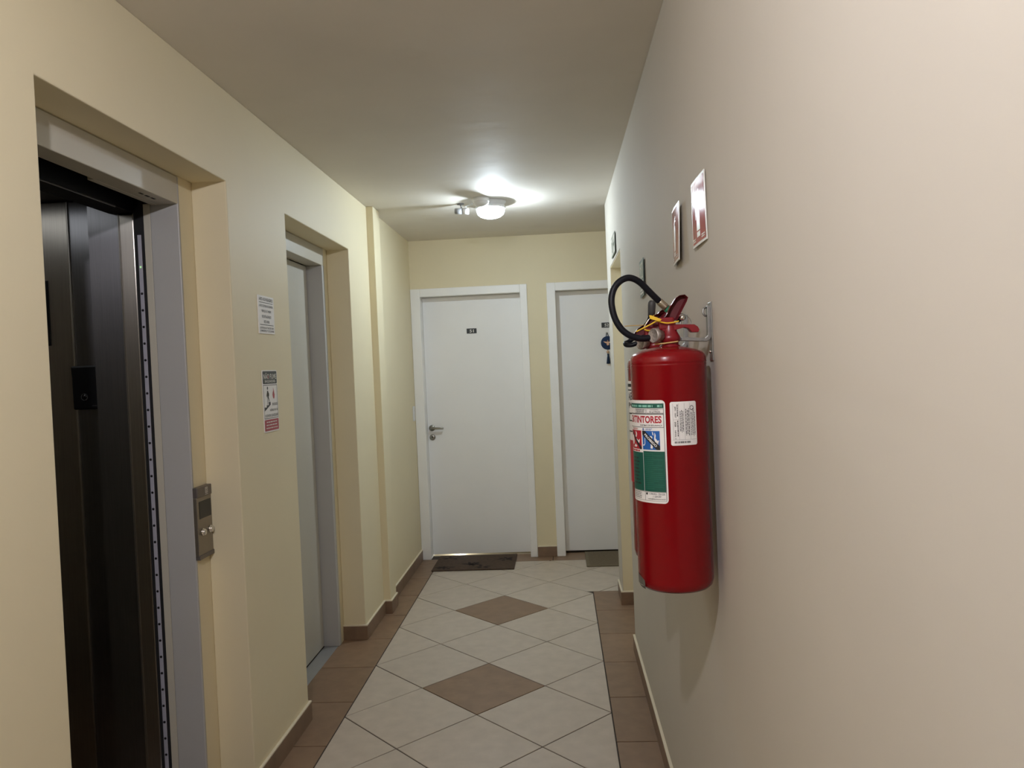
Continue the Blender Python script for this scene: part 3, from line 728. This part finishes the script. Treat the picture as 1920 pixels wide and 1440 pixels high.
w_, h_ = u1-u0, v1-v0
P_ = lambda q: poly2d([(u0+a*w_, v0+b*h_) for a, b in q])
pr('hazard_pictogram', 'paper', merge(P_([(.36, .62), (.42, .72), (.55, .74), (.62, .66), (.58, .58), (.48, .52)]), P_([(.60, .98), (.66, .90), (.68, .76), (.62, .80)]), P_([(.74, .92), (.80, .78), (.78, .62), (.88, .48), (.96, .52), (.92, .34), (.78, .40), (.70, .56), (.72, .72)]),
   P_([(.14, .62), (.18, .62), (.17, .30), (.10, .20), (.03, .22), (.03, .26), (.10, .26), (.14, .34)]), P_([(.50, .34), (.58, .30), (.62, .16), (.60, .06), (.48, .08), (.50, .18)]), P_([(.66, .42), (.78, .46), (.92, .30), (.90, .20), (.80, .22)])), .0012)
pr('black_band', 'ink', P_([(0, 1), (.17, 1), (1, .20), (1, 0), (.83, 0), (0, .80)]), .0015)
tv, tf = text2d('PROIBIDO', -.46, .46, -.062, .062, .03)
an = math.atan2(-.86, .88); ca, sa = math.cos(an), math.sin(an)
pr('band_lettering', 'paper', ([(u0+(.50+(x*ca-y*sa))*w_, v0+(.50+(x*sa+y*ca))*h_) for x, y in tv], tf), .0018)
u1r = TH(-146); u0r = TH(-178); w_, h_ = u1r-u0r, v1-v0; u0 = u0r
pr('red_panel', 'ink_red', rect2d(u0r, u1r, v0, v1))
pr('hazard_pictogram', 'paper', merge(P_([(.10, .40), (.14, .70), (.26, .78), (.30, .60), (.36, .40), (.30, .24), (.16, .22)]), P_([(.52, .96), (.56, .80), (.50, .66), (.60, .62), (.66, .78), (.62, .90)]), P_([(.60, .56), (.76, .46), (.90, .56), (.84, .34), (.70, .30)]), P_([(.30, .10), (.60, .10), (.64, .18), (.46, .26)])), .0012)
pr('black_band', 'ink', P_([(.10, .92), (.20, .96), (1, .12), (1, 0), (.90, 0)]), .0015)
pr('red_lettering', 'ink_red', dashes(u0r, TH(-146), 1.3075, 1.3130, 1, .6))
pr('green_panel', 'ink_green', merge(rect2d(TH(-143), TH(-107.4), 1.2232, 1.3105), rect2d(TH(-215), TH(-143.8), 1.2232, 1.3070)))
ln = []
zz = 1.3050
while zz > 1.228:
    e_ = TH(random.choice((-112, -110, -109, -118, -125, -109))); ln.append(rect2d(TH(-140.5), e_, zz, zz+.0009)); zz -= .0042
pr('panel_lettering', 'ink_lgreen', merge(*ln), .0012)
pr('panel_dark_lettering', 'ink', dashes(TH(-172), TH(-150), 1.235, 1.298, 8, .35), .0012)
pr('foot_lettering', 'ink_grey', merge(text2d('11 2946-4016 - 2954 2636', TH(-135), TH(-109), 1.2165, 1.2205, .012), text2d('11 2204 6787', TH(-128), TH(-115), 1.2110, 1.2150, .012), text2d('vendas@dbextintores.com.br', TH(-137), TH(-108.5), 1.2052, 1.2095, .012),
   dashes(TH(-175), TH(-145), 1.2055, 1.2205, 4, .4), frame2d(TH(-228), TH(-106.6), 1.2030, 1.2225, .0006), rect2d(TH(-142.5), TH(-141.9), 1.2030, 1.2225)))
pr('phone_symbol', 'ink', merge(rect2d(TH(-140.5), TH(-137.5), 1.2160, 1.2205)))
# inspection sticker, its print turned a quarter
st = lay('inspection_sticker', 'paper', round2d(TH(-97.6), TH(-56.8), 1.3227, 1.4160, .004), CY, .0005, e1, maxlen=.006)
tag(st, 'white inspection sticker with sideways black print')
def turn(sh): return [(TH(-97.6)+.0595-(.0595-v), 1.4160-u) for u, v in sh[0]], [f[::-1] for f in sh[1]]
Ts = [text2d('JAN - 2027', .010, .034, .0085, .0125, .012), text2d('2028', .042, .053, .0085, .0120, .012), text2d('NÍVEL 2', .061, .080, .0085, .0120, .012)]
Ts += [dashes(.006, .036, .0138, .0166, 1, .6), dashes(.040, .080, .0138, .0166, 1, .6), dashes(.014, .070, .0195, .0285, 3, .45, True), dashes(.012, .076, .0315, .0420, 3, .45, True), dashes(.018, .078, .0440, .0560, 4, .42, True),
       ring2d(.014, .0475, .0050, .0012, 14), ring2d(.0185, .0505, .0028, .0009, 10)]
pr2 = lambda n_, m_, s_, o_=.0009: lay(n_, m_, s_, CY, o_, st, maxlen=.006)
pr2('sticker_lettering', 'ink', turn(merge(*Ts)))
pr2('sticker_rules', 'ink_grey', turn(merge(rect2d(.004, .081, .0055, .0059), rect2d(.004, .081, .0175, .0179), rect2d(.004, .081, .0300, .0304), rect2d(.004, .081, .0428, .0432), rect2d(.081, .0814, .004, .057), rect2d(.038, .0384, .0055, .0175))))
bars = []; u = TH(-92.5)
while u < TH(-68): wd = random.choice((.0006, .0011, .0017)); bars.append(rect2d(u, u+wd, 1.3275, 1.3315)); u += wd+random.choice((.0007, .0012))
pr2('barcode', 'ink', merge(*bars))
# hose loop
pts = [(690, 1000), (640, 1005), (570, 1012), (500, 1008), (420, 985), (350, 945), (290, 890), (232, 800), (195, 700), (175, 590), (176, 500), (200, 410), (245, 340), (310, 290), (380, 268), (450, 282), (530, 330), (620, 420), (700, 500), (775, 572)]
MB().tube([Vector(cc(x, y, AY-.012-.020*math.sin(PI*i/19)+.036*(i/19)**2)) for i, (x, y) in enumerate(pts)], .0073, 16, 4).build('hose', 'hose', e1)
A, B = cc(757, 555, AY+.024), cc(850, 640, AY+.024); V = (B-A)
MB().lathe([(0, -.002), (.0083, 0), (.0086, .004), (.0086, V.length*.82), (.0082, V.length), (0, V.length)], A, V, 20).build('ferrule', 'brass', e1)
MB().lathe([(0, 0), (.0084, 0), (.0084, .013), (0, .013)], B, V, 20).build('green_band', 'green_ring', e1)
MB().lathe([(0, 0), (.007, 0), (.0055, .030), (0, .030)], B+V.normalized()*.013, V, 16).build('nozzle', 'hose', e1)
yellow(e1, [('yellow', [(475, 930), (575, 880), (650, 842), (725, 803), (790, 815), (850, 824), (920, 818), (998, 800)]), ('tan_tie', [(702, 1083), (800, 1075), (900, 1062), (990, 1048)])], 0, -.004, 0, .0016)
T_ = [cc(x, y, AY-.026) for x, y in ((635, 728), (660, 728), (790, 778), (770, 800), (740, 800), (645, 772))]
MB().prism([(p.x, p.z) for p in T_], 1, AY-.028, AY-.025).build('seal_tag', 'yellow', e1, .0006)

# --- farther extinguisher, mostly hidden
BX, BY = 1.2585, -1.26; ddx, ddy, ddz = 0.003, BY-AY, -.008
e2 = empty('fire_extinguisher', (BX, BY, .985), 'red extinguisher with black horn and striped label, mostly hidden behind the nearer one', 'fire extinguisher', 'fire extinguishers on the right wall')
MB().lathe(body_profile(.0735, .985, 1.526), (BX, BY, 0), (0, 0, 1), 48).build('tank', 'red', e2)
head(e2, ddx+.002, ddy, ddz)
CB = lambda u, v, o: (BX+(.0735+o)*math.cos(u/.0735), BY+(.0735+o)*math.sin(u/.0735), v)
t2 = lambda d: math.radians(d)*.0735
l2 = lay('product_label', 'paper', rect2d(t2(-230), t2(-100), 1.19, 1.455), CB, .0005, e2, maxlen=.008)
tag(l2, 'white label with black print')
ll = [rect2d(t2(-200), t2(-110), 1.440, 1.448), rect2d(t2(-200), t2(-110), 1.430, 1.433), text2d('ABC', t2(-176), t2(-140), 1.405, 1.426, .02), text2d('PÓ', t2(-176), t2(-140), 1.385, 1.402, .02), frame2d(t2(-176), t2(-140), 1.350, 1.372, .003), rect2d(t2(-200), t2(-110), 1.322, 1.325)]
lay('lettering', 'ink', merge(*ll), CB, .0010, l2, maxlen=.006)
lay('red_foot', 'ink_red', rect2d(t2(-230), t2(-100), 1.19, 1.30), CB, .0010, l2, maxlen=.008)
MB().tube([cc(560, 1055, BY-.012), cc(490, 1070, BY-.014), cc(420, 1092, BY-.012), cc(358, 1092, BY-.004), cc(345, 1072, BY+.012), cc(390, 1050, BY+.022), cc(470, 985, BY+.024), cc(560, 890, BY+.020), cc(630, 800, BY+.014), cc(655, 735, BY+.010)], .0062, 14, 6).build('hose', 'hose', e2)
A, B = cc(662, 740, BY+.008), cc(672, 545, BY+.002)
V = B-A
MB().lathe([(0, 0), (.0090, 0), (.0096, V.length*.25), (.0098, V.length*.27), (.0104, V.length*.7), (.0098, V.length*.86), (.0075, V.length*.96), (.0055, V.length), (0, V.length*.97)], A, V, 24).build('nozzle', 'horn', e2)
yy = [('tan_tie', [cc(335, 862, BY), cc(420, 855, BY), cc(520, 852, BY), cc(600, 845, BY)]), ('yellow', [cc(700, 730, BY-.02), cc(620, 800, BY-.02), cc(575, 880, BY-.02)]), ('yellow', [cc(575, 900, BY-.02), cc(620, 915, BY-.02), cc(680, 915, BY-.02)])]
for m_, P in yy: MB().tube(P, .0013 if m_ == 'tan_tie' else .0022, 8, 5).build('seal_tie', m_, e2)

# --- wall brackets
def bracket(y, dz, label, xe):
    b_ = empty('wall_bracket', (XR, y, 1.545+dz), label, 'bracket', 'steel extinguisher brackets')
    z_ = lambda t: t+dz
    MB().prism([(XR-.009, z_(1.622)), (XR-.001, z_(1.622)), (XR-.001, z_(1.556)), (XR-.004, z_(1.548)), (XR-.012, z_(1.543)), (xe, z_(1.547)), (xe, z_(1.555)), (XR-.016, z_(1.551)), (XR-.010, z_(1.556)), (XR-.009, z_(1.562))], 1, y-.010, y+.010).build('arm', 'zinc', b_, .001)
    MB().tube([(XR-.010, y-.004, z_(1.618)), (XR-.016, y-.006, z_(1.616)), (XR-.018, y-.008, z_(1.606)), (XR-.014, y-.008, z_(1.600)), (XR-.009, y-.005, z_(1.600))], .0022, 8, 4).build('hook', 'zinc', b_)
    box('wall_plate', 'zinc', (XR-.0025, XR, y-.018, y+.018, z_(1.50), z_(1.63)), b_, .001)
    MB().lathe([(0, 0), (.0045, 0), (.0035, .003), (0, .004)], (XR-.0025, y, z_(1.520)), (-1, 0, 0), 12).build('screw', 'chrome', b_)
bracket(-1.575, 0, 'galvanised bracket holding the nearer extinguisher to the wall', 1.277)
bracket(BY+.005, -.008, 'galvanised bracket behind, holding the farther extinguisher', 1.281)

# ------------------------------------------------------------------ ceiling lamps, sensor and camera
def lamp(x, y, bulb, aim, label, drop=0.0):
    r = empty('ceiling_lamp', (x, y, H), label, 'lamp', 'round glass ceiling lamps')
    Z = H-drop
    if drop: MB().lathe([(0, 0), (.045, 0), (.045, -drop), (0, -drop)], (x, y, H), (0, 0, 1), 32).build('stem', 'white_pl', r)
    MB().lathe([(0, 0), (.098, 0), (.098, -.006), (.090, -.012), (.086, -.030), (0, -.030)], (x, y, Z), (0, 0, 1), 48).build('base', 'white_pl', r)
    MB().lathe([(.082, -.030), (.091, -.031), (.094, -.037), (.091, -.043), (.084, -.044)], (x, y, Z), (0, 0, 1), 48).build('rim', 'white_pl', r)
    MB().lathe([(.088, -.043), (.087, -.060), (.080, -.078), (.062, -.093), (.036, -.101), (0, -.103)], (x, y, Z), (0, 0, 1), 96, .008, 32).build('bowl', 'bowl', r)
    ax = Vector(aim).normalized(); o = Vector((x+.015, y-.010 if aim[1] < 0 else y+.010, Z-.062))
    MB().lathe([(0, -.044), (.013, -.044), (.014, -.030), (.026, -.010), (.0285, -.001), (0, -.001)], o, ax, 24).build('bulb_base', 'white_pl', r)
    MB().lathe([(.028, 0), (.0275, .006), (.0245, .014), (.018, .0215), (.009, .0265), (0, .028)], o, ax, 24).build('bulb', bulb, r)
    return r
lamp(.622, 1.495, 'bulb_far', (.2, -.45, -.87), 'round ribbed glass ceiling lamp glowing bright white near the end wall')
lamp(.700, -3.27, 'bulb_near', (-.35, .9, -.3), 'round ribbed glass ceiling lamp behind the viewer', .07)
n = empty('motion_sensor', (.578, 1.372, H), 'round white motion sensor on the ceiling in front of the lamp', 'sensor')
MB().lathe([(0, 0), (.050, 0), (.050, -.022), (.047, -.026), (0, -.026)], (.578, 1.372, H), (0, 0, 1), 36).build('base', 'white_pl', n)
MB().lathe([(.046, -.026), (.044, -.034), (.036, -.046), (.020, -.053), (0, -.055)], (.578, 1.372, H), (0, 0, 1), 36).build('lens_dome', 'white_pl', n)
n = empty('security_camera', (.445, 1.515, H), 'small bullet camera hanging from the ceiling left of the lamp', 'camera')
yc, zc = 1.505, 2.494
MB().lathe([(0, 0), (.022, 0), (.022, -.005), (0, -.005)], (.435, yc, H), (0, 0, 1), 20).build('mount', 'grey_pl', n)
MB().tube([(.436, yc, H-.004), (.441, yc, zc+.012)], .0045, 10).build('stem', 'grey_pl', n)
MB().lathe([(0, 0), (.016, 0), (.018, .003), (.018, .050), (0, .050)], (.398, yc, zc+.002), (1, 0, -.06), 24).build('barrel', 'grey_pl', n)
MB().lathe([(0, 0), (.017, 0), (.0195, .004), (.0195, .034), (.016, .038), (0, .038)], (.448, yc, zc-.001), (1, 0, -.06), 24).build('front_cap', 'white_pl', n)
MB().tube([(.468, yc, zc+.018), (.470, yc, zc+.030), (.490, yc, H-.012), (.515, 1.50, H-.004)], .003, 8, 6).build('cable', 'white_pl', n)

# ------------------------------------------------------------------ door mats and the hanging ornament
def rug(name, x0, x1, y0, y1, m, label):
    r = empty(name, ((x0+x1)/2, (y0+y1)/2, 0), label, 'doormat')
    box('pile', m, (x0, x1, y0, y1, .0005, .010), r, .003)
    return r
r = rug('doormat', -.012, .612, 2.405, 2.855, 'mat_brown', 'dark brown doormat with black leaf print before door 51')
def leaf(cx, cy, L, wd, a):
    P = [(-L/2, 0), (-L/4, wd/2), (L/8, wd*.45), (L/2, 0), (L/8, -wd*.45), (-L/4, -wd/2)]
    return poly2d([(cx+p*math.cos(a)-q*math.sin(a), cy+p*math.sin(a)+q*math.cos(a)) for p, q in P])
for cx, cy, nl in ((.28, 2.56, 11), (.54, 2.70, 9), (.07, 2.48, 8), (.08, 2.77, 6), (.36, 2.47, 5)):
    sh_ = []
    for q in range(nl):
        a = q*2.4+cx*9; d_ = .018+.014*(q % 3)
        x_, y_ = cx+math.cos(a)*d_*1.4, cy+math.sin(a)*d_
        if .018 < x_ < .585 and 2.43 < y_ < 2.83: sh_.append(leaf(x_, y_, .056, .024, a))
    lay('leaf_print', 'mat_print', merge(*sh_), lambda u, v, o: (u, v, .010+o), .0006, r)
r = rug('doormat', 1.152, 1.745, 2.42, 2.862, 'mat_edge', 'grey green doormat with paler border before door 52')
box('inner_field', 'mat_green', (1.175, 1.722, 2.442, 2.840, .0098, .0108), r)

ox, oy, oz = 1.4025, yl, 1.670
n = empty('door_ornament', (ox, oy, 1.50), 'round navy hanging ornament with tassel on door 52', 'ornament')
MB().lathe([(0, 0), (.009, 0), (.009, .006), (.006, .009), (0, .009)], (ox-.004, oy, 1.746), (0, -1, 0), 16).build('hook', 'nickel', n)
MB().tube([(ox-.004, oy-.008, 1.746), (ox-.010, oy-.008, 1.735), (ox-.009, oy-.007, 1.722), (ox-.002, oy-.006, 1.716), (ox+.005, oy-.007, 1.722), (ox+.004, oy-.008, 1.735), (ox-.004, oy-.008, 1.746)], .0025, 8, 4).build('cord', 'navy', n)
MB().lathe([(0, .002), (.052, .002), (.054, .005), (.052, .009), (0, .010)], (ox, oy, oz), (0, -1, 0), 40).build('disc', 'navy', n)
f_ = MB()
f_.prism([(ox-.036, oz+.013), (ox-.008, oz+.008), (ox-.004, oz-.004), (ox-.016, oz-.002), (ox-.026, oz+.004)], 1, oy-.014, oy-.010)
f_.prism([(ox+.036, oz+.013), (ox+.008, oz+.008), (ox+.004, oz-.004), (ox+.016, oz-.002), (ox+.026, oz+.004)], 1, oy-.014, oy-.010)
f_.prism([(ox-.006, oz+.010), (ox+.006, oz+.010), (ox+.010, oz-.016), (ox, oz-.022), (ox-.010, oz-.016)], 1, oy-.016, oy-.010)
f_.lathe([(0, -.006), (.004, -.004), (.006, 0), (.004, .004), (0, .006)], (ox, oy-.014, oz+.017), (0, 0, 1), 12)
f_.build('winged_figure', 'gold', n)
MB().lathe([(0, -.013), (.008, -.010), (.012, 0), (.008, .010), (0, .013)], (ox-.002, oy-.010, 1.598), (0, 0, 1), 16).build('bead', 'wood', n)
MB().lathe([(0, 0), (.007, 0), (.008, -.010), (.006, -.014), (.010, -.030), (.016, -.078), (0, -.080)], (ox, oy-.012, 1.583), (0, 0, 1), 18).build('tassel', 'navy_thread', n)
# light of the lived-in flat behind door 51
ld = bpy.data.lights.new('flat_lamp', 'POINT'); ld.energy = 2.0; ld.shadow_soft_size = .03; ld.color = (1, .97, .9)
lo = bpy.data.objects.new('flat_lamp', ld); COL.objects.link(lo); lo.location = (.13, 3.01, .035)
